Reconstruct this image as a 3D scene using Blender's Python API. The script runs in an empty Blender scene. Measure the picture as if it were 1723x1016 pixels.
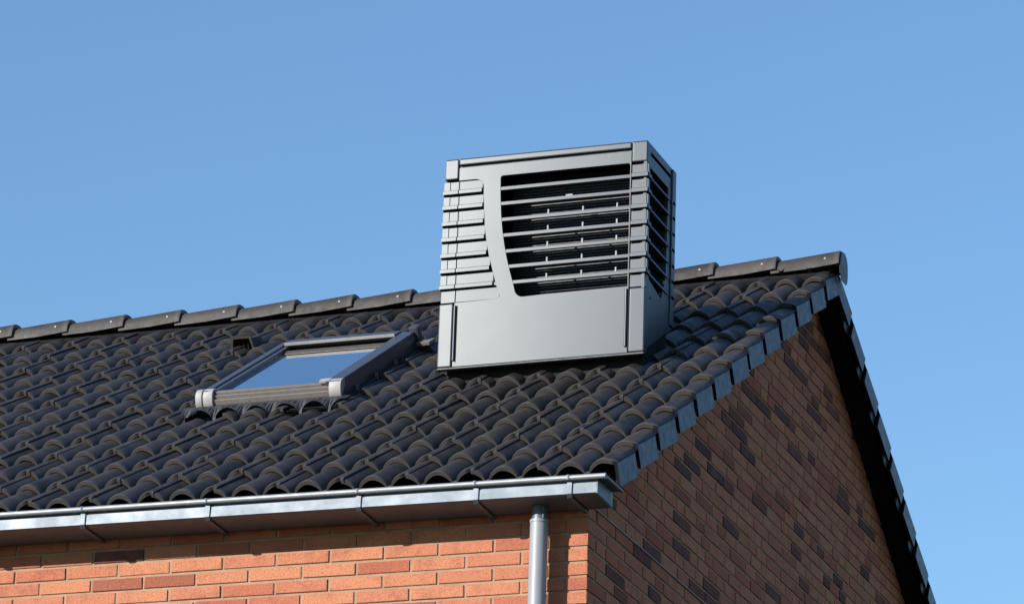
import bpy, bmesh, math, random
from mathutils import Vector, Matrix
from mathutils.geometry import tessellate_polygon
random.seed(7)
scene = bpy.context.scene
col = scene.collection
PI = math.pi

# ------------------------------------------------------------------ camera
CAM = Vector((5.135, -15.255, -4.942))
YAW, EL, ROLL = math.radians(20.251), math.radians(19.256), math.radians(1.953)
fw = Vector((-math.sin(YAW)*math.cos(EL), math.cos(YAW)*math.cos(EL), math.sin(EL)))
rt = fw.cross(Vector((0, 0, 1))).normalized(); up = rt.cross(fw)
r2 = rt*math.cos(ROLL)+up*math.sin(ROLL); u2 = -rt*math.sin(ROLL)+up*math.cos(ROLL)
cd = bpy.data.cameras.new('camera'); cam = bpy.data.objects.new('camera', cd); col.objects.link(cam)
m = Matrix((r2, u2, -fw)).transposed().to_4x4(); m.translation = CAM
cam.matrix_world = m
cd.sensor_width = 36; cd.lens = 140.02; cd.clip_start = 0.5; cd.clip_end = 3000
scene.camera = cam

# ------------------------------------------------------------------ sky, sun, exposure
TRAVEL = Vector((0.67, 1.0, -0.50)).normalized()
sun_el = math.asin(-TRAVEL.z)
sun_az = math.atan2(-TRAVEL.x, -TRAVEL.y)          # measured from +Y towards +X
world = bpy.data.worlds.new('World'); scene.world = world; world.use_nodes = True
nt = world.node_tree; nt.nodes.clear()
sky = nt.nodes.new('ShaderNodeTexSky'); sky.sky_type = 'NISHITA'; sky.sun_disc = False
sky.sun_elevation = sun_el; sky.sun_rotation = sun_az
sky.altitude = 300; sky.air_density = 1.45; sky.dust_density = 0.0; sky.ozone_density = 6.3
bg = nt.nodes.new('ShaderNodeBackground'); bg.inputs['Strength'].default_value = 0.1
wo = nt.nodes.new('ShaderNodeOutputWorld')
nt.links.new(sky.outputs[0], bg.inputs[0]); nt.links.new(bg.outputs[0], wo.inputs[0])
sl = bpy.data.lights.new('sun', 'SUN'); sl.energy = 5.0; sl.angle = math.radians(0.5); sl.color = (1, 0.95, 0.87)
so = bpy.data.objects.new('sun', sl); col.objects.link(so)
so.rotation_euler = TRAVEL.to_track_quat('-Z', 'Y').to_euler(); so.location = (-8, -10, 10)
scene.view_settings.view_transform = 'Standard'; scene.view_settings.look = 'None'
scene.view_settings.exposure = 0.85; scene.view_settings.gamma = 1.0
scene.view_settings.use_curve_mapping = False
scene.render.engine = 'CYCLES'

# ------------------------------------------------------------------ house dimensions
PITCH = 0.5368; CP, SP, TP = math.cos(PITCH), math.sin(PITCH), math.tan(PITCH)
GAUGE = 0.3173; SLOPE = 4.1245; YR, ZR = SLOPE*CP, SLOPE*SP
GROUND = -6.4; XG = -0.15; YF = 0.10; YB = 2*YR-0.10; XL = -8.0
def RP(x, s, h): return (x, s*CP-h*SP, s*SP+h*CP)          # front slope
def RB(x, s, h): return (x, 2*YR-(s*CP-h*SP), s*SP+h*CP)   # rear slope

# ------------------------------------------------------------------ helpers
def tag(o, label=None, cat=None, group=None, kind=None):
    if label: o['label'] = label
    if cat: o['category'] = cat
    if group: o['group'] = group
    if kind: o['kind'] = kind
    return o
def empty(name, loc):
    o = bpy.data.objects.new(name, None); col.objects.link(o); o.location = loc
    o.empty_display_size = 0.2
    return o
def link(name, me, parent=None, loc=(0, 0, 0), rot=(0, 0, 0)):
    o = bpy.data.objects.new(name, me); col.objects.link(o)
    o.location = loc; o.rotation_euler = rot
    if parent:
        o.parent = parent
        if parent.type == 'EMPTY' and parent.name == 'brick_house':
            o.matrix_parent_inverse = Matrix.Translation(-parent.location)
    return o
class MB:
    def __init__(s): s.v = []; s.f = []
    def add(s, vs, fs):
        b = len(s.v); s.v += [tuple(v) for v in vs]; s.f += [tuple(i+b for i in f) for f in fs]; return s
    def box(s, a, b, fn=None):
        (x0, y0, z0), (x1, y1, z1) = a, b
        vs = [(x0,y0,z0),(x1,y0,z0),(x1,y1,z0),(x0,y1,z0),(x0,y0,z1),(x1,y0,z1),(x1,y1,z1),(x0,y1,z1)]
        if fn: vs = [fn(*v) for v in vs]
        return s.add(vs, [(0,3,2,1),(4,5,6,7),(0,1,5,4),(1,2,6,5),(2,3,7,6),(3,0,4,7)])
    def tube(s, a, b, r, n=16, r1=None, cap=True):
        a, b = Vector(a), Vector(b); d = (b-a).normalized(); r1 = r if r1 is None else r1
        p = d.cross(Vector((0,0,1)) if abs(d.z) < .9 else Vector((1,0,0))).normalized(); q = d.cross(p)
        vs = [a+(p*math.cos(2*PI*i/n)+q*math.sin(2*PI*i/n))*r for i in range(n)] + \
             [b+(p*math.cos(2*PI*i/n)+q*math.sin(2*PI*i/n))*r1 for i in range(n)]
        fs = [(i, (i+1)%n, n+(i+1)%n, n+i) for i in range(n)]
        if cap: fs += [tuple(range(n-1,-1,-1)), tuple(range(n, 2*n))]
        return s.add(vs, fs)
    def extrude(s, pts, t0, t1, fn):
        # closed outline pts (list of 2-tuples), swept from t0 to t1 through fn(u,v,t)
        n = len(pts)
        vs = [fn(u, v, t0) for u, v in pts]+[fn(u, v, t1) for u, v in pts]
        tris = tessellate_polygon([[Vector((u, v, 0)) for u, v in pts]])
        fs = [tuple(t) for t in tris]+[tuple(n+i for i in reversed(t)) for t in tris]
        fs += [(i, n+i, n+(i+1)%n, (i+1)%n) for i in range(n)]
        return s.add(vs, fs)
    def plate(s, outer, holes, t0, t1, fn):
        loops = [outer]+holes; allp = [p for l in loops for p in l]; n = len(allp)
        vs = [fn(u, v, t0) for u, v in allp]+[fn(u, v, t1) for u, v in allp]
        tris = tessellate_polygon([[Vector((u, v, 0)) for u, v in l] for l in loops])
        fs = [tuple(t) for t in tris]+[tuple(n+i for i in reversed(t)) for t in tris]
        b = 0
        for l in loops:
            k = len(l)
            fs += [(b+i, n+b+i, n+b+(i+1)%k, b+(i+1)%k) for i in range(k)]; b += k
        return s.add(vs, fs)
    def mesh(s, name, mat, smooth=None, bevel=0, clean=False):
        me = bpy.data.meshes.new(name); me.from_pydata(s.v, [], s.f); me.validate()
        bm = bmesh.new(); bm.from_mesh(me)
        if clean: bmesh.ops.remove_doubles(bm, verts=bm.verts, dist=1e-5)
        if clean or bevel: bmesh.ops.dissolve_limit(bm, angle_limit=0.01, verts=bm.verts, edges=bm.edges)
        bmesh.ops.recalc_face_normals(bm, faces=bm.faces)
        if bevel:
            es = [e for e in bm.edges if len(e.link_faces) == 2 and e.calc_face_angle(0) > 0.5]
            bmesh.ops.bevel(bm, geom=es, offset=bevel, segments=2, profile=0.6, affect='EDGES', clamp_overlap=True)
        bm.to_mesh(me); bm.free()
        me.materials.append(mat)
        if smooth:
            me.polygons.foreach_set('use_smooth', [True]*len(me.polygons))
            me.set_sharp_from_angle(angle=math.radians(smooth))
        return me
    def build(s, name, mat, parent=None, smooth=None, bevel=0, **k):
        return link(name, s.mesh(name, mat, smooth, bevel, **k), parent)

# ------------------------------------------------------------------ materials
def new_mat(name):
    m = bpy.data.materials.new(name); m.use_nodes = True
    n = m.node_tree; b = n.nodes['Principled BSDF']; return m, n, b
def N(n, t, **kw):
    x = n.nodes.new(t)
    for k, v in kw.items():
        if k in x.inputs: x.inputs[k].default_value = v
        else: setattr(x, k, v)
    return x
def ramp(n, stops, fac, interp='LINEAR'):
    r = n.nodes.new('ShaderNodeValToRGB'); r.color_ramp.interpolation = interp
    while len(r.color_ramp.elements) < len(stops): r.color_ramp.elements.new(0.5)
    for e, (p, c) in zip(r.color_ramp.elements, stops):
        e.position = p; e.color = (*c, 1) if len(c) == 3 else c
    n.links.new(fac, r.inputs[0]); return r.outputs[0]
def mix(n, f, a, b, mode='MIX'):
    x = n.nodes.new('ShaderNodeMix'); x.data_type = 'RGBA'; x.blend_type = mode
    for sock, val in ((x.inputs[0], f), (x.inputs[6], a), (x.inputs[7], b)):
        if hasattr(val, 'is_linked'): n.links.new(val, sock)
        else: sock.default_value = val if isinstance(val, (int, float)) else (*val, 1)
    return x.outputs[2]
def one_random(n):
    oi = N(n, 'ShaderNodeObjectInfo'); ge = N(n, 'ShaderNodeNewGeometry')
    a = N(n, 'ShaderNodeMath', operation='ADD'); f = N(n, 'ShaderNodeMath', operation='FRACT')
    n.links.new(oi.outputs['Random'], a.inputs[0]); n.links.new(ge.outputs['Random Per Island'], a.inputs[1])
    n.links.new(a.outputs[0], f.inputs[0]); return f.outputs[0], ge.outputs['Position']
def noise(n, pos, scale, detail=5, rough=.6, scl=None):
    t = N(n, 'ShaderNodeTexNoise', Scale=scale, Detail=detail, Roughness=rough)
    if scl:
        mp = N(n, 'ShaderNodeMapping'); mp.inputs['Scale'].default_value = scl
        n.links.new(pos, mp.inputs[0]); pos = mp.outputs[0]
    n.links.new(pos, t.inputs['Vector']); return t.outputs['Fac']
def bump(n, b, h, strength, dist):
    x = N(n, 'ShaderNodeBump', Strength=strength, Distance=dist)
    n.links.new(h, x.inputs['Height']); n.links.new(x.outputs[0], b.inputs['Normal']); return x

def mat_brick(name='brick_clay', th=.875):
    m, n, b = new_mat(name); r, pos = one_random(n)
    base = ramp(n, [(0, (.350,.136,.076)), (.25, (.395,.166,.092)), (.5, (.37,.150,.087)), (th-.17, (.335,.120,.070)),
                    (th-.03, (.285,.095,.058)), (th, (.14,.055,.043)), (1, (.080,.040,.040))], r)
    n1 = noise(n, pos, 9, 6, .65)
    blot = ramp(n, [(.50, (0,0,0)), (.66, (1,1,1))], n1)
    c = mix(n, blot, base, mix(n, .5, base, (.24,.075,.055)))
    n2 = noise(n, pos, 140, 4, .7)
    sp = ramp(n, [(.34, (.62,.58,.56)), (.5, (1,1,1)), (.7, (1.18,1.14,1.1))], n2)
    c = mix(n, 1.0, c, sp, 'MULTIPLY')
    n.links.new(c, b.inputs['Base Color']); b.inputs['Roughness'].default_value = .9
    b.inputs['Specular IOR Level'].default_value = .12
    ad = N(n, 'ShaderNodeMath', operation='ADD'); n.links.new(n2, ad.inputs[0]); n.links.new(noise(n, pos, 35, 4), ad.inputs[1])
    bump(n, b, ad.outputs[0], .55, .004); return m
def mat_mortar():
    m, n, b = new_mat('mortar'); ge = N(n, 'ShaderNodeNewGeometry'); pos = ge.outputs['Position']
    c = ramp(n, [(.3, (.225,.138,.09)), (.7, (.315,.198,.13))], noise(n, pos, 14, 6))
    n.links.new(c, b.inputs['Base Color']); b.inputs['Roughness'].default_value = .95
    bump(n, b, noise(n, pos, 180, 3), .6, .004); return m
def mat_tile(name='roof_tile_concrete', lo=(.011,.0100,.0100), hi=(.026,.0225,.0220), rough=.43, nose=True, dust=(.046,.039,.036), relief=.35):
    m, n, b = new_mat(name); r, pos = one_random(n)
    base = ramp(n, [(0, lo), (1, hi)], r)
    dirt = ramp(n, [(.45, (0,0,0)), (.75, (1,1,1))], noise(n, pos, 6, 7, .7))
    c = mix(n, dirt, base, dust)
    fleck = ramp(n, [(.70, (0,0,0)), (.78, (1,1,1))], noise(n, pos, 75, 3, .5))
    c = mix(n, fleck, c, (.085,.075,.068))
    tc = N(n, 'ShaderNodeTexCoord'); sx = N(n, 'ShaderNodeSeparateXYZ'); n.links.new(tc.outputs['Object'], sx.inputs[0])
    ab = N(n, 'ShaderNodeMath', operation='ABSOLUTE'); n.links.new(sx.outputs['Y' if nose else 'X'], ab.inputs[0])
    wr = N(n, 'ShaderNodeMath', operation='MULTIPLY_ADD'); n.links.new(noise(n, pos, 60, 4), wr.inputs[0]); wr.inputs[1].default_value = -.030; n.links.new(ab.outputs[0], wr.inputs[2])
    c = mix(n, ramp(n, [(0, (1,1,1)), (.020, (0,0,0))], wr.outputs[0]), c, (.045,.041,.039))
    n.links.new(c, b.inputs['Base Color'])
    ro = ramp(n, [(.3, (rough-.06,)*3), (.75, (rough+.16,)*3)], noise(n, pos, 22, 5))
    n.links.new(ro, b.inputs['Roughness']); b.inputs['Specular IOR Level'].default_value = .27
    ad = N(n, 'ShaderNodeMath', operation='ADD'); n.links.new(noise(n, pos, 260, 2), ad.inputs[0]); n.links.new(noise(n, pos, 40, 4), ad.inputs[1])
    bump(n, b, ad.outputs[0], relief, .002); return m
def mat_plain(name, colr, rough=.5, metal=0.0, nz=30, amp=.15, bs=.15, bd=.001, spec=.5, ra=.07):
    m, n, b = new_mat(name); tc = N(n, 'ShaderNodeNewGeometry'); pos = tc.outputs['Position']
    f = noise(n, pos, nz, 5)
    lo = tuple(c*(1-amp) for c in colr); hi = tuple(c*(1+amp) for c in colr)
    n.links.new(ramp(n, [(.3, lo), (.7, hi)], f), b.inputs['Base Color'])
    n.links.new(ramp(n, [(.3, (max(rough-ra, .02),)*3), (.7, (rough+ra,)*3)], noise(n, pos, nz*.4, 5)), b.inputs['Roughness'])
    b.inputs['Metallic'].default_value = metal; b.inputs['Specular IOR Level'].default_value = spec
    if bs: bump(n, b, noise(n, pos, nz*6, 3), bs, bd)
    return m
M_BRICK, M_MORTAR, M_TILE = mat_brick(th=.998), mat_mortar(), mat_tile()
M_BRICK_G = mat_brick('brick_clay_mixed', .88)
M_RIDGE = mat_tile('ridge_tile_concrete', (.018,.0155,.015), (.034,.029,.027), .56, nose=False)
M_DARK = mat_plain('black_underlay', (.008,.008,.010), .8, 0, 10, .2, 0, spec=.2)
M_SOFFIT = mat_plain('black_verge_board', (.008,.007,.008), .8, 0, 20, .2, .1, spec=.1)
M_ZINC = mat_plain('zinc', (.075,.098,.125), .50, .22, 18, .10, .12, .0008)
M_PVC = mat_plain('grey_pipe_plastic', (.20,.21,.23), .46, 0, 12, .06, .05, .0005)
M_SHELL = mat_plain('anthracite_housing_plastic', (.014,.019,.027), .405, 0.0, 8, .06, .10, .0005, spec=.50, ra=.012)
M_SHELL.node_tree.nodes['Principled BSDF'].inputs['Specular Tint'].default_value = (.90,.96,1,1)
def dome(m):
    n = m.node_tree; b = n.nodes['Principled BSDF']; tc = N(n, 'ShaderNodeTexCoord')
    mp = N(n, 'ShaderNodeMapping'); mp.inputs['Location'].default_value = (.16, 0, -.12); mp.inputs['Scale'].default_value = (1, 0, .8)
    n.links.new(tc.outputs['Object'], mp.inputs[0])
    d = N(n, 'ShaderNodeVectorMath', operation='DOT_PRODUCT'); n.links.new(mp.outputs[0], d.inputs[0]); n.links.new(mp.outputs[0], d.inputs[1])
    w = N(n, 'ShaderNodeMath', operation='MULTIPLY'); n.links.new(noise(n, tc.outputs['Object'], 2.2, 2, .4), w.inputs[0]); w.inputs[1].default_value = .02
    a = N(n, 'ShaderNodeMath', operation='SUBTRACT'); n.links.new(w.outputs[0], a.inputs[0]); n.links.new(d.outputs['Value'], a.inputs[1])
    x = N(n, 'ShaderNodeBump', Strength=1.0, Distance=.022); n.links.new(a.outputs[0], x.inputs['Height'])
    old = [k for k in n.nodes if k.bl_idname == 'ShaderNodeBump' and k != x]
    n.links.new(x.outputs[0], old[0].inputs['Normal'])
dome(M_SHELL)
M_COIL = mat_plain('dark_coil_metal', (.018,.020,.024), .5, 0.3, 60, .3, .3, .001)
M_CLIP = mat_plain('clip_plastic', (.15,.155,.16), .5, 0, 60, .2, 0)
M_FRAME = mat_plain('grey_window_cladding', (.050,.054,.070), .32, 0.3, 18, .10, .10, .0006)
M_FRAME_L = mat_plain('pale_window_cladding', (.105,.093,.087), .6, 0.0, 30, .15, .15, .0008)
M_CAP = mat_plain('pale_corner_cap', (.22,.215,.21), .6, 0, 30, .08, .05)
M_LEAD = mat_plain('lead_flashing', (.035,.036,.042), .6, 0.2, 50, .3, .6, .004)
M_SASH = mat_plain('brown_sash_cladding', (.055,.050,.045), .7, 0, 40, .2, .1, spec=.2)
M_STRIP = mat_plain('joint_strip_metal', (.20,.18,.17), .6, 0, 40, .2, .1)
def mat_glass():
    m, n, b = new_mat('window_glass')
    b.inputs['Base Color'].default_value = (.92,.96,1,1); b.inputs['Roughness'].default_value = .03
    b.inputs['IOR'].default_value = 1.52; b.inputs['Coat Weight'].default_value = 1.0
    b.inputs['Coat Roughness'].default_value = .02; b.inputs['Coat IOR'].default_value = 1.6
    b.inputs['Metallic'].default_value = 1.0
    ge = N(n, 'ShaderNodeNewGeometry')
    bump(n, b, noise(n, ge.outputs['Position'], 1.5, 2), .05, .01)
    return m
M_GLASS = mat_glass()
def mat_ground():
    m, n, b = new_mat('ground_grass'); ge = N(n, 'ShaderNodeNewGeometry'); pos = ge.outputs['Position']
    n.links.new(ramp(n, [(.35, (.022,.032,.014)), (.65, (.045,.050,.026))], noise(n, pos, .6, 8)), b.inputs['Base Color'])
    b.inputs['Roughness'].default_value = .95; return m

# ------------------------------------------------------------------ ground
g = MB(); g.add([(-900,-900,GROUND),(900,-900,GROUND),(900,900,GROUND),(-900,900,GROUND)], [(0,1,2,3)])
tag(g.build('ground', mat_ground()), kind='structure')

# ------------------------------------------------------------------ house
HOUSE = empty('brick_house', ((XL+XG)/2, YR, GROUND))
tag(HOUSE, 'orange brick gabled house with dark wavy tiled roof and zinc gutter', 'house')

# walls: mortar bodies, the bricks stand proud of them
REC = 0.0055; BD = 0.09
BL_, BH, JT, CH = 0.240, 0.0515, 0.012, 0.0635
ZC0 = -0.411+0.0015                       # underside of a reference course
def roof_under(y): return (y if y < YR else 2*YR-y)*TP-0.10
fwall = MB().box((XL, YF+REC, GROUND), (XG-.1005, YF+.10, -0.065)).build('front_wall', M_MORTAR, HOUSE)
pent = [(YF+REC, GROUND), (YB-REC, GROUND), (YB-REC, roof_under(YB)), (YR, roof_under(YR)), (YF+REC, roof_under(YF))]
gwall = MB().extrude(pent, XG-.10, XG-REC, lambda a, b, t: (t, a, b)).build('gable_wall', M_MORTAR, HOUSE)
MB().box((XL+.10, YB-.10, GROUND), (XG-.101, YB-.001, roof_under(YB)-.03)).build('rear_wall', M_BRICK, HOUSE)
pent2 = [(YF+.101, GROUND), (YB-.001, GROUND), (YB-.001, roof_under(YB)), (YR, roof_under(YR)), (YF+.101, roof_under(YF))]
MB().extrude(pent2, XL, XL+.099, lambda a, b, t: (t, a, b)).build('end_wall', M_BRICK, HOUSE)

def brick_faces(L, H, D, jit):
    """chamfered brick, front face at y=0, depth to +y, origin at lower front left"""
    j = lambda a: random.uniform(-a, a)*jit
    c = .0022
    fr = [(c+j(.001), 0, c+j(.001)), (L-c+j(.001), 0, c+j(.001)), (L-c+j(.001), 0, H-c+j(.001)), (c+j(.001), 0, H-c+j(.001))]
    md = [(j(.001), c, j(.0008)), (L+j(.001), c, j(.0008)), (L+j(.001), c, H+j(.0008)), (j(.001), c, H+j(.0008))]
    bk = [(0, D, 0), (L, D, 0), (L, D, H), (0, D, H)]
    f = [(0,1,2,3)]
    for i in range(4):
        k = (i+1) % 4
        f += [(4+i, 4+k, k, i), (8+i, 8+k, 4+k, 4+i)]
    return fr+md+bk, f
brick_cache = {}
def brick_mesh(L, mat):
    k = (round(L, 3), random.randrange(4), mat.name)
    if k not in brick_cache:
        v, f = brick_faces(L, BH, BD, 1.0)
        brick_cache[k] = MB().add(v, f).mesh('brick', mat)
    return brick_cache[k]
def in_view(p, mg=0.02):
    d = Vector(p)-CAM; z = d.dot(fw); u = 6701.43*d.dot(r2)/z; v = 6701.43*d.dot(u2)/z
    return abs(u) < 861.5*(1+mg) and abs(v) < 508*(1+mg)
front_list, gable_list = [], []
ncol = int((GROUND and (ZC0-GROUND))/CH)
for k in range(-ncol, 8):
    z = ZC0 + k*CH
    if z+BH > -0.068 or z < GROUND: continue
    if k % 2 == 0:          # joint pattern of the course at z -0.41
        xe = -0.448; pieces = [(xe+JT/2, -0.252)]
    else:
        xe = -0.322; pieces = [(xe+JT/2, XG)]
    while xe > XL+.01:
        pieces.append((max(xe-.252+JT/2, XL), xe-JT/2)); xe -= .252
    for a, b in pieces: front_list.append((a, b-a, z))
def slope_clip(y0, y1, z):
    """largest part of [y0,y1] below the roof line at the course top"""
    zt = z+BH*.6
    lo = (zt+.10)/TP; hi = 2*YR-lo
    return max(y0, lo), min(y1, hi)
kmax = int((ZR-ZC0)/CH)+1; prev = []
for k in range(-ncol, kmax):
    z = ZC0 + k*CH
    if z < GROUND: continue
    y = YF if k % 2 == 0 else YF+.102+JT
    joints = []
    while y < YB-.02:
        L = BL_ if (not joints and k % 2 == 0) else random.choice([BL_]*5+[.165]*3+[.114]*2)
        if joints and any(abs(y+L+JT/2-q) < .025 for q in prev): L = BL_ if L < .2 else .165
        a, b = slope_clip(y, min(y+L, YB), z)
        if b-a > .03: gable_list.append((a, b-a, z, k))
        y += L+JT; joints.append(y-JT/2)
    prev = joints
def inst_brick(wall, L, loc, rz):
    o = link('brick', brick_mesh(L, M_BRICK if rz == 0 else M_BRICK_G), wall, loc, (random.uniform(-.004,.004), random.uniform(-.002,.002), rz+random.uniform(-.005,.005)))
    return o
rest = MB(); nfront = 0
for x, L, z in front_list:
    jx, jy = random.uniform(-.0012,.0012), random.uniform(-.0018,.0012)
    if in_view((x+L/2, YF, z+BH/2)) or in_view((x+L, YF, z+BH)) or in_view((x, YF, z+BH)):
        inst_brick(fwall, L, (x, YF+jy, z+jx), 0); nfront += 1
    else:
        v, f = brick_faces(L, BH, BD, 1); rest.add([(a+x, b+YF+jy, c+z) for a, b, c in v], f)
tag(rest.build('brickwork', M_BRICK, fwall), kind='stuff')
rest = MB(); ginst = []
for y, L, z, k in gable_list:
    if in_view((XG, y+L/2, z+BH/2), .03): ginst.append(((Vector((XG, y, z))-CAM).length, y, L, z, k))
ginst.sort(); chosen = set((a[1], a[3]) for a in ginst[:300-0])
for y, L, z, k in gable_list:
    jx = random.uniform(-.0012,.0015) if z-.0 < 9 else 0
    if (y, z) in chosen:
        inst_brick(gwall, L, (XG+jx, y, z), PI/2)
    else:
        v, f = brick_faces(L, BH, BD, 1); rest.add([(XG+jx-b, a+y, c+z) for a, b, c in v], f)
tag(rest.build('brickwork', M_BRICK_G, gwall), kind='stuff')
# movement joint strip in one bed joint of the gable
zj = ZC0+4*CH-JT
MB().box((XG-.02, YF+.004, zj+.0005), (XG+.007, 3.0, zj+.0050)).build('bed_joint_strip', M_STRIP, gwall)
MB().box((XG-.02, YF+.004, zj+.007), (XG-.0015, 3.0, zj+.0125)).build('open_joint_shade', M_DARK, gwall)  # black strip standing in for the shade inside an open joint

# ------------------------------------------------------------------ roof body
def slab(mb, fn, x0, x1, s0, s1, h0, h1):
    return mb.box((x0, s0, h0), (x1, s1, h1), fn)
rb = MB()
slab(rb, RP, XL-.05, XG+.10, .02, SLOPE-.09, -.095, -.085)
slab(rb, RB, XL-.05, XG+.10, .02, SLOPE-.09, -.095, -.085)
roof = rb.build('roof', M_DARK, HOUSE)
MB().box((XL, YF+.004, -.17), (XG-.02, YF+.03, -.062)).build('eaves_board', M_DARK, roof)
vb = MB(); slab(vb, RB, XG+.002, XG+.11, .03, SLOPE+.03, -.115, -.0955)
vb.build('verge_soffit', M_SOFFIT, roof)
vb = MB(); slab(vb, RP, XG+.002, XG+.11, .03, SLOPE-.05, -.115, -.0955)
vb.build('verge_soffit', M_SOFFIT, roof)

# ------------------------------------------------------------------ roof tiles
HR_, HW = .058, .0665
def roll(dx):
    t = abs(dx)/HW
    if t >= 1: return 0.0
    return HR_*(.86*math.sqrt(1-t*t)+.14*(.5+.5*math.cos(PI*t)))
FULL = (-.995, -.95, -.86, -.72, -.56, -.38, -.19, 0, .19, .38, .56, .72, .86, .95, .995)
def prof_std():
    """(x,h) top outline from left (under the neighbour) to the cover edge; h=0 at roll tops"""
    P = [(-.300+t*HW, roll(t*HW)-HR_-.0035*(1-t**3)) for t in (.1, .28, .45, .6, .74, .86, .95, 1)]
    for t in FULL: P.append((-.15+t*HW, roll(t*HW)-HR_))
    for t in FULL:
        if t < .25: P.append((t*HW, roll(t*HW)-HR_+.002))
    P.append((.32*HW, roll(.32*HW)-HR_+.0012))
    return P
def prof_verge():
    P = [p for p in prof_std() if p[0] < -.071]
    for t in FULL:
        if t < .3: P.append((t*HW, roll(t*HW)-HR_+.001))
    P += [(.028, -.0035), (.043, -.0075), (.055, -.014), (.062, -.022)]
    return P
TH = .021
def tile_geo(P, L=GAUGE+.055, fn=lambda x, s, h: (x, s, h), notch=True, clip=None, verge=False):
    mb = MB()
    S = [(0, -.0035), (.004, -.0006), (.010, 0), (.026, 0), (.030, -.0022), (.036, -.001), (.12, 0), (.24, 0), (L, 0)]
    x0c, x1c, s0c, s1c = clip if clip else (-9, 9, -9, 9)
    if clip:
        S = [(min(max(s, s0c), s1c), d) for s, d in S]
        P = [(min(max(x, x0c), x1c), h) for x, h in P]
        Q = []
        for p in P:
            if not Q or p[0]-Q[-1][0] > 1e-4: Q.append(p)
        P = Q
        T = []
        for q in S:
            if not T or q[0]-T[-1][0] > 1e-4: T.append(q)
        S = T
        if len(P) < 2 or len(S) < 2: return None
    n = len(P)
    def hgt(s): return -.0235*(s/GAUGE)
    def sback(x):     # notch in the nose of the covering roll
        if notch and not verge and -.010 < x < .021: return .010
        return 0
    vs = []
    for s, d in S:
        for x, h in P:
            ss = max(s, sback(x)) if s < .02 else s
            vs.append(fn(x, ss, h+d+hgt(ss)))
    fs = [(j*n+i, j*n+i+1, (j+1)*n+i+1, (j+1)*n+i) for j in range(len(S)-1) for i in range(n-1)]
    mb.add(vs, fs)
    # nose face and underside lip
    s0 = S[0][0]
    top = [fn(x, max(s0, sback(x)), h+S[0][1]+hgt(s0)) for x, h in P]
    bot = [fn(x, max(s0, sback(x))+.001, h-TH+hgt(s0)) for x, h in P]
    bk = [fn(x, min(s0+.10, S[-1][0]), h-TH-.004+hgt(s0)) for x, h in P]
    mb.add(top+bot+bk, [(i+1, i, n+i, n+i+1) for i in range(n-1)]+[(n+i+1, n+i, 2*n+i, 2*n+i+1) for i in range(n-1)])
    if not verge:
        # cover edge thickness along the right side
        xe, he = P[-1]
        a = [fn(xe, S[0][0], he-.003+hgt(S[0][0])), fn(xe, S[-1][0], he+hgt(S[-1][0])),
             fn(xe-.002, S[-1][0], he-.007+hgt(S[-1][0])), fn(xe-.002, S[0][0], he-.008+hgt(S[0][0]))]
        mb.add(a, [(0,1,2,3)])
    else:
        xe, he = P[-1]; FE = .262; FD = -.128
        fl = [(0, he-.002), (0, FD+.004), (.004, FD), (FE-.004, FD-.012*0), (FE, FD+.004), (FE, he-.004)]
        t = .014
        n6 = len(fl)
        xo = .065
        vs = [fn(xo, s, h+hgt(s)) for s, h in fl]+[fn(xo-t, s, h+hgt(s)) for s, h in fl]
        fs = [tuple(range(n6)), tuple(range(2*n6-1, n6-1, -1))]+[(i, (i+1)%n6, n6+(i+1)%n6, n6+i) for i in range(n6)]
        mb.add(vs, fs)
        # join between roll and flap, and the recessed tail of the flap
        mb.add([fn(xe, 0, he+hgt(0)-.0035), fn(xe, FE, he+hgt(FE)), fn(xo, FE, he-.004+hgt(FE)), fn(xo, 0, he-.002+hgt(0)-.0035)], [(0,1,2,3)])
        mb.add([fn(.040, FE-.01, -.012+hgt(FE)), fn(.040, L, -.012+hgt(L)), fn(.040, L, FD+.01+hgt(L)), fn(.040, FE-.01, FD+.01+hgt(FE))], [(0,1,2,3)])
    return mb
# the skylight and the roof unit take the place of some tiles
SKX0, SKX1, SKS0, SKS1 = -2.655, -1.875, 1.715, 2.975
XB0 = -.065
NCOL, NROW = 22, 13
def tone(o): return o
std = [tile_geo(prof_std()).mesh('roof_tile', M_TILE, smooth=38)]
std_top = tile_geo(prof_std(), L=.235).mesh('roof_tile', M_TILE, smooth=38)
M_TILE_SHADED = mat_tile('tile_concrete_shaded', (.008,.009,.013), (.014,.015,.020), .34, nose=False, dust=(.014,.014,.018), relief=.12)  # shaded copy of the tile concrete, with shade and sky blue in its colour
M_TILE_SHADED.node_tree.nodes['Principled BSDF'].inputs['Specular IOR Level'].default_value = .16
vme = tile_geo(prof_verge(), verge=True).mesh('verge_tile', M_TILE, smooth=38)
def shade_flap(me):      # shade painted into the side face, darker and bluer; the top carries dust
    me.materials.append(M_TILE_SHADED)
    for p in me.polygons:
        if p.center.x > .0405 and p.center.z < -.02: p.material_index = 1
shade_flap(vme)
cnt = 0; far = MB()
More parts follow.
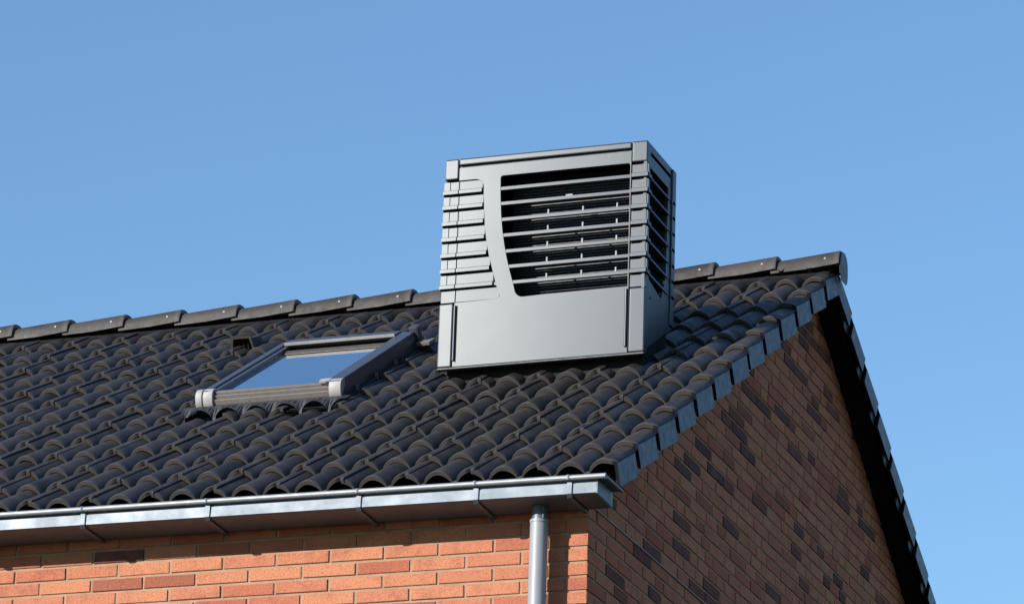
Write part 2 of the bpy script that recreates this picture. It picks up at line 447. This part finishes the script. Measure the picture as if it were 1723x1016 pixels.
for r in range(NROW):
    s = r*GAUGE
    last = (r == NROW-1)
    for j in range(NCOL+5):
        xb = XB0-.30*j
        loc = RP(xb, s, 0)
        rot = (PITCH+random.uniform(-.008,.003), random.uniform(-.006,.006), random.uniform(-.005,.005))
        loc = RP(xb+random.uniform(-.0015,.0015), s+random.uniform(-.004,.004), random.uniform(-.001,.0015))
        if j == 0:
            o = link('verge_tile', vme, roof, loc, rot); continue
        a, b = xb-.30, xb+.03
        if b < SKX0 or a > SKX1 or s+GAUGE+.05 < SKS0 or s > SKS1: pass
        else:
            # cut round the window opening
            parts = []
            if a < SKX0-.02: parts.append((-9, SKX0-xb, -9, 9))
            if b > SKX1+.02: parts.append((SKX1-xb, 9, -9, 9))
            if not parts:
                if s < SKS0-.03: parts.append((-9, 9, -9, SKS0-s))
                elif s+GAUGE > SKS1+.03: parts.append((-9, 9, SKS1-s, 9))
            for cl in parts:
                g_ = tile_geo(prof_std(), clip=cl)
                if g_: link('roof_tile', g_.mesh('roof_tile', M_TILE, smooth=38), roof, loc, rot); cnt += 1
            continue
        if in_view(RP(xb-.1, s+.1, 0), .12) and cnt < 300:
            link('roof_tile', std_top if last else std[0], roof, loc, rot); cnt += 1
        else:
            g_ = tile_geo(prof_std(), L=.235 if last else GAUGE+.055, fn=lambda x, ss, h: RP(x+xb, ss+s, h)); far.add(g_.v, g_.f)
tag(far.build('tile_field', M_TILE, roof, smooth=38), kind='stuff')
# rear slope
far = MB()
vmeb = tile_geo(prof_verge(), verge=True, fn=lambda x, s, h: (x, -s, h)).mesh('verge_tile', M_TILE, smooth=38)
shade_flap(vmeb)
for r in range(NROW):
    s = r*GAUGE
    link('verge_tile', vmeb, roof, RB(XB0, s, 0), (-PITCH+random.uniform(-.004,.004), random.uniform(-.004,.004), 0))
    for j in range(1, NCOL+5):
        xb = XB0-.30*j
        P = prof_std()[::2]
        n = len(P); S = (0, .01, .235 if r == NROW-1 else GAUGE+.04)
        vs = [RB(x+xb, s+q, h-.0235*q/GAUGE) for q in S for x, h in P]+[RB(x+xb, s, h-TH) for x, h in P]
        fs = [(k*n+i, k*n+i+1, (k+1)*n+i+1, (k+1)*n+i) for k in range(2) for i in range(n-1)]+[(i, 3*n+i, 3*n+i+1, i+1) for i in range(n-1)]
        far.add(vs, fs)
tag(far.build('tile_field', M_TILE, roof, smooth=38), kind='stuff')

# ------------------------------------------------------------------ ridge tiles
def ridge_prof(k):
    # half outline (y, z) from front bottom over the top to rear bottom, k scales
    pts = [(-.086, -.088), (-.081, -.055), (-.070, -.026), (-.052, -.008), (-.028, -.001), (0, .002)]
    pts = pts+[(-a, b) for a, b in reversed(pts[:-1])]
    return [(a*k, b*k if b > 0 else b*k) for a, b in pts]
RL = .3387; ZT = ZR+.055
def ridge_mesh(name, endcap=False):
    mb = MB(); st = [(-RL-.03, .90, -.024), (-.18, .955, -.009), (-.020, 1.03, .004), (-.004, 1.045, .006), (0, 1.035, .004)]
    n = len(ridge_prof(1)); vs = []
    for x, k, dz in st: vs += [(x, y, (z if z > -.08 else z/k)+dz) for y, z in ridge_prof(k)]
    fs = [(j*n+i, j*n+i+1, (j+1)*n+i+1, (j+1)*n+i) for j in range(len(st)-1) for i in range(n-1)]
    mb.add(vs, fs)
    # open end thickness
    a = [(0, y, (z if z > -.08 else z/1.035)+.004) for y, z in ridge_prof(1.035)]; b = [(0, y*.82, z*.86-.013) for y, z in ridge_prof(1.0)]
    c = [(-.08, y*.82, z*.86-.016) for y, z in ridge_prof(1.0)]
    mb.add(a+b+c, [(i, i+1, n+i+1, n+i) for i in range(n-1)]+[(n+i, n+i+1, 2*n+i+1, 2*n+i) for i in range(n-1)])
    return mb.mesh(name, M_RIDGE, smooth=35)
rme = ridge_mesh('ridge_tile')
clipme = MB().tube((0, 0, -.006), (0, 0, .003), .0065, 10).mesh('ridge_clip', M_CLIP)
for i in range(24):
    o = link('ridge_tile', rme, roof, (.02-RL*i, YR, ZT), (random.uniform(-.01,.01), random.uniform(-.004,.004), random.uniform(-.004,.004)))
    if i == 0: continue
for i in range(24):
    link('ridge_clip', clipme, roof, (.02-RL*i-.075, YR-.0795, ZT-.048), (PI/2.3, 0, 0))
# closed end of the ridge
ep = [(-.076,-.088),(-.070,-.05),(-.058,-.022),(-.040,-.005),(0,.004),(.028,.001),(.050,-.010),(.064,-.032),(.072,-.062),(.074,-.100),(.066,-.138),(.045,-.160),(-.045,-.160),(-.072,-.130)]
MB().extrude(ep, .0215, .027, lambda a, b, t: (t, YR+a, ZT+b)).build('ridge_end_cap', M_TILE_SHADED, roof, bevel=.003)  # same shaded tile colour on the end that faces away from the sun
# dark ridge roll under the ridge tiles
for fnr in (RP, RB):
    slab(MB(), fnr, XL, -.02, SLOPE-.14, SLOPE-.02, -.075, -.02).build('ridge_seal', M_DARK, roof)

# ------------------------------------------------------------------ vent tile
vt = MB()
VX, VS = -3.035, 3.30
def VF(x, s, h): return RP(VX+x, VS+s, h)
# hood: sloping top, open front with frame
hood = [(-.062,0,-.03),(-.046,0,.036),(.046,0,.036),(.062,0,-.03)]
back = [(-.056,.16,-.03),(-.04,.16,.004),(.04,.16,.004),(.056,.16,-.03)]
lip = [(-.070,-.012,-.03),(-.054,-.012,.047),(.054,-.012,.047),(.070,-.012,-.03)]
V = [VF(*p) for p in lip+hood+back]
vt.add(V, [(0,1,5,4),(1,2,6,5),(2,3,7,6),(4,5,9,8),(5,6,10,9),(6,7,11,10),(8,9,10,11)])
inn = [(-.058,-.012,-.03),(-.044,-.012,.034),(.044,-.012,.034),(.058,-.012,-.03),(-.055,.03,-.03),(-.041,.03,.030),(.041,.03,.030),(.055,.03,-.03)]
V = [VF(*p) for p in lip+inn]
vt.add(V, [(0,1,5,4),(1,2,6,5),(2,3,7,6),(4,5,9,8),(5,6,10,9),(6,7,11,10)])
vobj = vt.build('vent_tile', M_RIDGE, roof); tag(vobj, 'hooded ventilation tile above the left corner of the skylight')
gr = MB(); gr.add([VF(-.055,.03,-.03),VF(.055,.03,-.03),VF(.041,.03,.03),VF(-.041,.03,.03)], [(0,1,2,3)])
for q in (-.024, 0, .024): gr.box((q-.003, .012, -.03), (q+.003, .018, .031), VF)
gr.build('vent_grille', M_DARK, roof)

# ------------------------------------------------------------------ gutter
def gz(x): return -.1235-.0074*x*1.0 + 0.0       # slight fall towards the outlet
GX1 = -.045; GX0 = XL
def gut(x, y, z): return (x, y, z+(-.0065*x))
gp = [(.088,-.095),(.088,-.190),(.080,-.196),(-.108,-.190),(-.120,-.184),(-.116,-.128)]
mb = MB(); t = .0015
outer = gp; inner = [(.084,-.095),(.084,-.188),(-.106,-.186),(-.117,-.181),(-.113,-.128)]
loop = outer+list(reversed(inner))
mb.extrude(loop, GX0, GX1, lambda a, b, x: gut(x, a, b))
gutter = mb.build('gutter', M_ZINC, HOUSE)
M_BEAD = mat_plain('bright_zinc', (.20,.215,.235), .50, .35, 18, .12, .10, .0006)
bead = MB().tube(gut(GX0, -.130, -.118), gut(.0, -.130, -.118), .0125, 14).build('front_bead', M_BEAD, gutter, smooth=40)
cap = [(.088,-.100),(.088,-.192),(-.119,-.187),(-.117,-.125)]
MB().extrude(cap, GX1+.0015, GX1+.0045, lambda a, b, x: gut(x, a, b)).build('end_cap', M_ZINC, gutter)
MB().tube(gut(-.006, -.130, -.118), gut(-.006, .098, -.118), .0085, 10).box(gut(GX1, -.12, -.124), gut(-.006, .09, -.117)).build('end_flange', M_ZINC, gutter, smooth=40)
def bracket_mesh():
    mb = MB(); w = .011
    pts = [(-.120,-.124),(-.1235,-.184),(-.110,-.195),(.10,-.203)]
    for (a, b), (c, d) in zip(pts[:-1], pts[1:]):
        L_ = math.hypot(c-a, d-b); nx, nz = (d-b)/L_*.003, -(c-a)/L_*.003
        mb.add([(-w,a,b),(w,a,b),(w,c,d),(-w,c,d),(-w,a+nx,b+nz),(w,a+nx,b+nz),(w,c+nx,d+nz),(-w,c+nx,d+nz)],
               [(0,1,2,3),(4,7,6,5),(0,4,5,1),(1,5,6,2),(2,6,7,3),(3,7,4,0)])
    mb.tube((0, -.128, -.126), (0, -.128, -.106), .016, 10)
    return mb.mesh('gutter_bracket', M_ZINC)
bme = bracket_mesh()
for x in (-.163, -.581, -1.116, -1.821, -2.417, -3.02, -3.62, -4.22, -4.82, -5.42, -6.0, -6.6, -7.2):
    link('gutter_bracket', bme, gutter, (x, 0, -.0065*x-.001))

# ------------------------------------------------------------------ downpipe
PX, PY = -.341, .012
dp = MB().tube((PX, PY, -.250), (PX, PY, GROUND), .0385, 28).build('downpipe', M_PVC, HOUSE, smooth=40)
MB().tube((PX, PY, -.190), (PX, PY, -.262), .033, 28).build('pipe_outlet', M_ZINC, dp, smooth=40)
MB().tube((PX, PY, -.262), (PX, PY, -.250), .0405, 28).build('pipe_collar', M_PVC, dp, smooth=40)
MB().tube((PX+.028, PY-.03, -.205), (PX+.028, PY-.03, -.222), .005, 8).tube((PX+.028, PY-.03, -.232), (PX+.028, PY-.03, -.249), .005, 8).build('rivet', M_ZINC, dp)
for z in (-1.3, -3.2, -5.1):
    MB().tube((PX, PY, z), (PX, PY, z-.03), .0415, 28).box((PX-.01, PY+.03, z-.028), (PX+.01, YF+.03, z-.004)).build('pipe_clip', M_ZINC, dp, smooth=40)

# ------------------------------------------------------------------ skylight
def SK(x, s, h): return RP(x-.055, s+.127, h-.025)
sky_root = MB()
slab(sky_root, SK, -2.60, -1.81, 1.57, 2.85, -.060, -.035)
skl = sky_root.build('skylight', M_LEAD, HOUSE); tag(skl, 'skylight with grey cladding left of the housing')
WX0, WX1, WS0, WS1 = -2.573, -1.85, 1.66, 2.745; HT = .10
def bar(name, x0, x1, s0, s1, h0, h1, mat, bev=.004):
    return slab(MB(), SK, x0, x1, s0, s1, h0, h1).build(name, mat, skl, bevel=bev)
# outer frame (kerb)
bar('frame', WX0+.012, WX0+.05, WS0, WS1-.01, -.03, .078, M_FRAME)
bar('frame', WX1-.05, WX1-.012, WS0, WS1-.01, -.03, .078, M_FRAME)
bar('frame', WX0+.05, WX1-.05, WS1-.06, WS1-.012, -.03, .078, M_FRAME)
bar('frame', WX0+.05, WX1-.05, WS0+.0, WS0+.04, -.03, .054, M_LEAD)
# cladding on top
bar('side_cladding', WX0, WX0+.038, WS0-.02, WS1, .078, HT, M_FRAME)
bar('side_cladding', WX0+.040, WX0+.066, WS0-.01, WS1-.05, .070, .092, M_FRAME)
bar('side_cladding', WX1-.075, WX1, WS0-.02, WS1, .078, HT, M_FRAME)
bar('side_skirt', WX1-.004, WX1+.004, WS0-.02, WS1-.002, -.03, .079, M_FRAME, .001)
bar('head_cladding', WX0+.038, WX1-.075, WS1-.085, WS1+.005, .082, HT+.008, M_FRAME)
bar('head_cladding', WX0+.02, WX1+.01, WS1+.008, WS1+.085, .02, .060, M_FRAME)
bar('sash_rail', WX0+.066, WX1-.076, WS1-.19, WS1-.180, .068, .0735, M_FRAME_L, .001)
bar('sash_rail', WX0+.066, WX1-.076, WS1-.168, WS1-.128, .058, .078, M_SASH)
bar('head_bar', WX0+.045, WX1-.078, WS1-.094, WS1-.0865, .097, HT+.012, M_CAP, .001)
# stepped bottom cover
bar('sill_cladding', WX0+.055, WX1-.055, WS0-.005, WS0+.030, .055, .088, M_FRAME_L)
bar('sill_cladding', WX0+.030, WX1-.030, WS0-.020, WS0-.007, .042, .074, M_FRAME_L)
bar('sill_cladding', WX0+.022, WX1-.022, WS0-.034, WS0-.022, .026, .056, M_FRAME_L)
pane = MB(); slab(pane, SK, WX0+.064, WX1-.073, WS0+.028, WS1-.19, .066, .072)
pane.build('pane', M_GLASS, skl)
def corner_cap(x, w, name='corner_cap'):
    mb = MB()
    prof = [(WS0+.030,.100),(WS0,.104),(WS0-.022,.097),(WS0-.038,.078),(WS0-.047,.050),(WS0-.047,.028),(WS0-.030,.028),(WS0+.030,.07)]
    mb.extrude(prof, x, x+w, lambda s, h, t: SK(t, s, h))
    return mb.build(name, M_CAP, skl, smooth=50, bevel=.004)
corner_cap(WX0-.030, .034); corner_cap(WX0+.010, .050)
corner_cap(WX1-.055, .062)
bar('corner_cap', WX1-.110, WX1-.053, WS0-.012, WS0+.030, .086, .106, M_CAP, .006)
# hinge bracket at the upper right corner
bar('hinge_cover', WX1-.03, WX1+.02, WS1-.015, WS1+.045, .05, .125, M_FRAME, .01)
bar('flashing_clip', WX1+.015, WX1+.085, WS1-.05, WS1+.045, .03, .048, M_FRAME_L, .003)
# pleated apron below the window, following the tile waves
ap = MB(); nx, ns = 150, 8
def apr(x, s):
    k = ((x-XB0) % .15); k = k-.15 if k > .075 else k
    w = roll(k)-HR_
    t = (s-1.66)/(1.745-1.66)
    t = max(0, min(1, t))
    return (w+.004)*(1-t)**1.6+(-.001)*(1-(1-t)**1.6) + .006*math.sin(x*2*PI/.014)*(1-abs(2*t-1))*.6+.004
vs = [RP(-2.715+(.86)*i/nx, 1.66+.087*j/ns+(.004*math.sin(i*.31) if j == 0 else 0), apr(-2.715+.86*i/nx, 1.66+.085*j/ns)) for j in range(ns+1) for i in range(nx+1)]
ap.add(vs, [(j*(nx+1)+i, j*(nx+1)+i+1, (j+1)*(nx+1)+i+1, (j+1)*(nx+1)+i) for j in range(ns) for i in range(nx)])
ap.build('apron_flashing', M_LEAD, skl)
bar('side_flashing', WX1+.012, WX1+.02, 1.60, 2.84, -.03, .012, M_LEAD, .001)
bar('side_flashing', WX0-.025, WX0-.017, 1.60, 2.84, -.03, .012, M_LEAD, .001)
for s in (1.80, 2.08, 2.36):
    bar('flashing_clip', WX1+.008, WX1+.024, s, s+.014, -.01, .034, M_FRAME_L, .001)

# ------------------------------------------------------------------ heat pump housing
UX, UY, UZ = -1.483, 1.68, 1.060; UW, UD, UH = 1.040, .44, 1.070
UNIT = empty('heat_pump_housing', (UX+UW/2, UY+UD/2, UY*TP))
tag(UNIT, 'large grey louvred heat pump housing standing on the dark tiled roof', 'heat pump')
ox, oy, oz = UX-UNIT.location.x, UY-UNIT.location.y, UZ-UNIT.location.z
def FR(u, w, d): return (ox+u, oy+d, oz+w)          # front face: u right, w up, d inwards
def SR(y, w, d): return (ox+UW-d, oy+y, oz+w)       # right face: d inwards
def SL(y, w, d): return (ox+d, oy+y, oz+w)
def part(mb, name, mat=M_SHELL, bev=.003, sm=None): return mb.build(name, mat, UNIT, smooth=sm, bevel=bev)
WB = [.960, .883, .805, .722, .640, .557, .477, .395, .325]     # joint heights
def arc(cx, cy, r, a0, a1, n=6): return [(cx+r*math.cos(math.radians(a0+(a1-a0)*i/n)), cy+r*math.sin(math.radians(a0+(a1-a0)*i/n))) for i in range(n+1)]
# front plate
outer = [(.074,.0),(.958,.0),(.958,1.022),(.074,1.022),(.074,.955)]
outer += [(p[0], p[1]) for p in arc(.158,.910,.045,90,0)]
outer += [(.204,.863),(.210,.78),(.216,.70),(.228,.62),(.243,.55),(.262,.48),(.284,.40)]+arc(.290,.342,.014,30,-90,5)+[(.074,.325)]
hole = arc(.302,.948,.012,180,90,3)+arc(.940,.948,.012,90,0,3)+[(.952,.345)]+[(.952,.334),(.52,.330)]
hole += arc(.425,.372,.045,-90,-160,5)+[(.372,.40),(.354,.46),(.336,.53),(.321,.60),(.308,.68),(.299,.76),(.293,.85)]
part(MB().plate(outer, [hole], 0, .022, FR), 'front_panel', bev=.0035)
# shadow seam strips and lid
part(MB().box((ox+.074, oy-.006, oz+1.034), (ox+.958, oy+.05, oz+1.066)), 'lid_strip', bev=.006)
part(MB().box((ox+.074, oy+.010, oz+1.020), (ox+.958, oy+.04, oz+1.036)), 'lid_groove', M_COIL, bev=0)
part(MB().box((ox+.004, oy+.004, oz+1.060), (ox+UW-.004, oy+UD-.004, oz+1.072)), 'lid', bev=.004)
# weatherboard pieces
def board(fn, a, b, w0, w1, lip=.009, ed=.0, sink=.012, th=.016):
    """board between joint heights w0 (top) and w1 (bottom); its lower lip stands proud"""
    # profile (w, d): d negative is proud of the face
    pr = [(w0-.010, .004), (w1+.026, .0035), (w1+.019, -lip), (w1+.002, -lip), (w1+.001, .0), (w1+.001, th+sink), (w0-.010, th+sink)]
    return MB().extrude(pr, a, b, lambda w, d, t: fn(t, w, d))
edge = {0:.200, 1:.206, 2:.212, 3:.220, 4:.234, 5:.252, 6:.272, 7:.297}
for k in range(8):
    w0, w1 = WB[k], WB[k+1]
    if k < 7:
        part(board(FR, .078, edge[k]-.004, w0, w1), 'louvre_board', bev=0)
        part(board(FR, -.004, .0725, w0, w1), 'corner_board', bev=0)
        part(board(FR, .962, UW+.004, w0, w1), 'corner_board', bev=0)
        part(board(SR, .0, .048, w0, w1, lip=.008), 'corner_board', bev=0)
        part(board(SR, UD-.055, UD, w0, w1, lip=.004), 'corner_board', bev=0)
        part(board(SL, .0, UD, w0, w1, lip=.008), 'louvre_board', bev=0)
    else:
        for (a, b) in ((.078, .300), (.002, .0725), (.962, UW-.002)):
            part(MB().extrude([(w0-.006, .008), (w1+.004, .004), (w1+.002, .03), (w0-.006, .03)], a, b, lambda w, d, t: FR(t, w, d)), 'louvre_board', bev=0)
    if True:
        # dark recess behind each joint
        pass
part(MB().box((ox+.006, oy+.024, oz+.325), (ox+.285, oy+.034, oz+.96)), 'recess_back', M_COIL, bev=0)
part(MB().box((ox+.960, oy+.024, oz+.325), (ox+UW-.03, oy+.034, oz+.96)), 'recess_back', M_COIL, bev=0)
# corner posts: top and bottom pieces
def post(a, b, w0, w1, name='corner_post'):
    return part(MB().box((ox+a, oy-.002, oz+w0), (ox+b, oy+.05, oz+w1)), name, bev=.006)
post(.0, .070, .964, 1.068); post(.962, UW-.001, .964, 1.068)
post(-.003, .068, .0, .322); post(.964, UW+.001, .0, .322)
part(MB().tube(FR(.079,.030,-.003), FR(.079,.308,-.003), .007, 10), 'panel_bead', bev=0, sm=40)
part(MB().tube(FR(.948,.030,-.003), FR(.948,.318,-.003), .007, 10), 'panel_bead', bev=0, sm=40)
part(MB().box((ox+.088, oy-.0005, oz+.02), (ox+.092, oy+.002, oz+.31)), 'panel_seam', M_DARK, bev=0)
part(MB().box((ox+.958, oy-.0005, oz+.02), (ox+.963, oy+.010, oz+.31)), 'panel_seam', M_DARK, bev=0)
# front slats
for k in range(7):
    w = WB[k+1]
    pr = [(w+.019, .002), (w+.003, .001), (w+.001, .004), (w+.014, .045), (w+.018, .045), (w+.021, .006)]
    part(MB().extrude(pr, .27, .958, lambda ww, d, t: FR(t, ww, d)), 'slat', bev=0)
# side plate (right), following the roof slope at its foot
def footw(y): return max(0.0, (UY+y)*TP+.055-UZ)
so_ = [(.003, 0), (UD, footw(UD)), (UD, 1.066), (.003, 1.066)]
sh = [(.052,.950),(.345,.950),(.330,.52),(.318,.46),(.262,.352),(.245,.352),(.068,.385),(.052,.41)]
sh2 = [(.06,1.012),(.385,1.012),(.385,1.032),(.06,1.032)]
part(MB().plate(so_, [sh, sh2], .004, .020, SR), 'side_panel', bev=.002)
for k in range(7):
    w = WB[k+1]
    y1 = .35
    pr = [(w+.020, .002), (w+.006, -.002), (w+.003, .006), (w+.012, .045), (w+.016, .045), (w+.022, .008)]
    part(MB().extrude(pr, .04, y1, lambda ww, d, t: SR(t, ww, d)), 'slat', bev=0)
part(MB().tube(SR(.10, .30, .006), SR(.10, .30, -.004), .006, 10), 'screw', M_CLIP, bev=0)
part(MB().box((ox+UW-.012, oy+UD-.050, oz+.26), (ox+UW+.004, oy+UD+.004, oz+1.066)), 'corner_post', bev=.004)
# left side plate, back plate
so2 = [(.03, 0), (UD, footw(UD)), (UD, 1.06), (.03, 1.06)]
part(MB().plate(so2, [], .018, .030, SL), 'side_panel', bev=0)
part(MB().box((ox+.01, oy+UD-.012, oz+.30), (ox+UW-.013, oy+UD-.002, oz+1.06)), 'rear_panel', bev=0)
# coil block inside, its clips and painted-in glints
part(MB().box((ox+.30, oy+.17, oz+.30), (ox+.93, oy+.36, oz+1.0)), 'coil', M_COIL, bev=0)
for k in range(44):
    w = .31+k*.0150
    part(MB().box((ox+.305, oy+.158, oz+w), (ox+.925, oy+.172, oz+w+.004)), 'coil_fin', M_COIL, bev=0)
for k in range(2, 7):
    w = WB[k+1]+.020
    for u in (.536, .713, .886):
        part(MB().box((ox+u-.004, oy+.012, oz+w-.002), (ox+u+.004, oy+.020, oz+w+.026)), 'slat_clip_glint', M_CLIP, bev=.001)
        if k > 3: part(MB().box((ox+u-.028, oy+.022, oz+w-.002), (ox+u+.030, oy+.034, oz+w+.007)), 'slat_clip_glint', M_CLIP, bev=.001)  # wider pale pieces stand in for bright reflections on the coil
for k, u0 in ((4, .42), (5, .45), (6, .45), (7, .52)):
    w = WB[k+1 if k < 7 else 8]+(.020 if k < 7 else .004)
    part(MB().box((ox+u0, oy+.026, oz+w-.006), (ox+.93, oy+.034, oz+w+.006)), 'coil_glint_rail', M_CLIP, bev=.001)  # pale bars painted in for the reflections along the coil's edges
part(MB().box((ox+.62, oy+.02, oz+WB[2]+.020), (ox+.655, oy+.035, oz+WB[2]+.034)), 'slat_clip_glint', M_CLIP, bev=.001)  # single pale piece standing in for a stray reflection
# base between housing and tiles
bs = MB()
bs.extrude([(.075, -.09), (UD-.01, footw(UD)-.17), (UD-.01, footw(UD)+.02), (.075, .02)], .02, UW-.03, lambda y, w, t: (ox+t, oy+y, oz+w))
part(bs, 'base_frame', M_DARK, bev=0)
part(MB().box((ox-.002, oy+.0, oz-.012), (ox+UW, oy+.03, oz-.001)), 'base_rim', M_COIL, bev=.003)
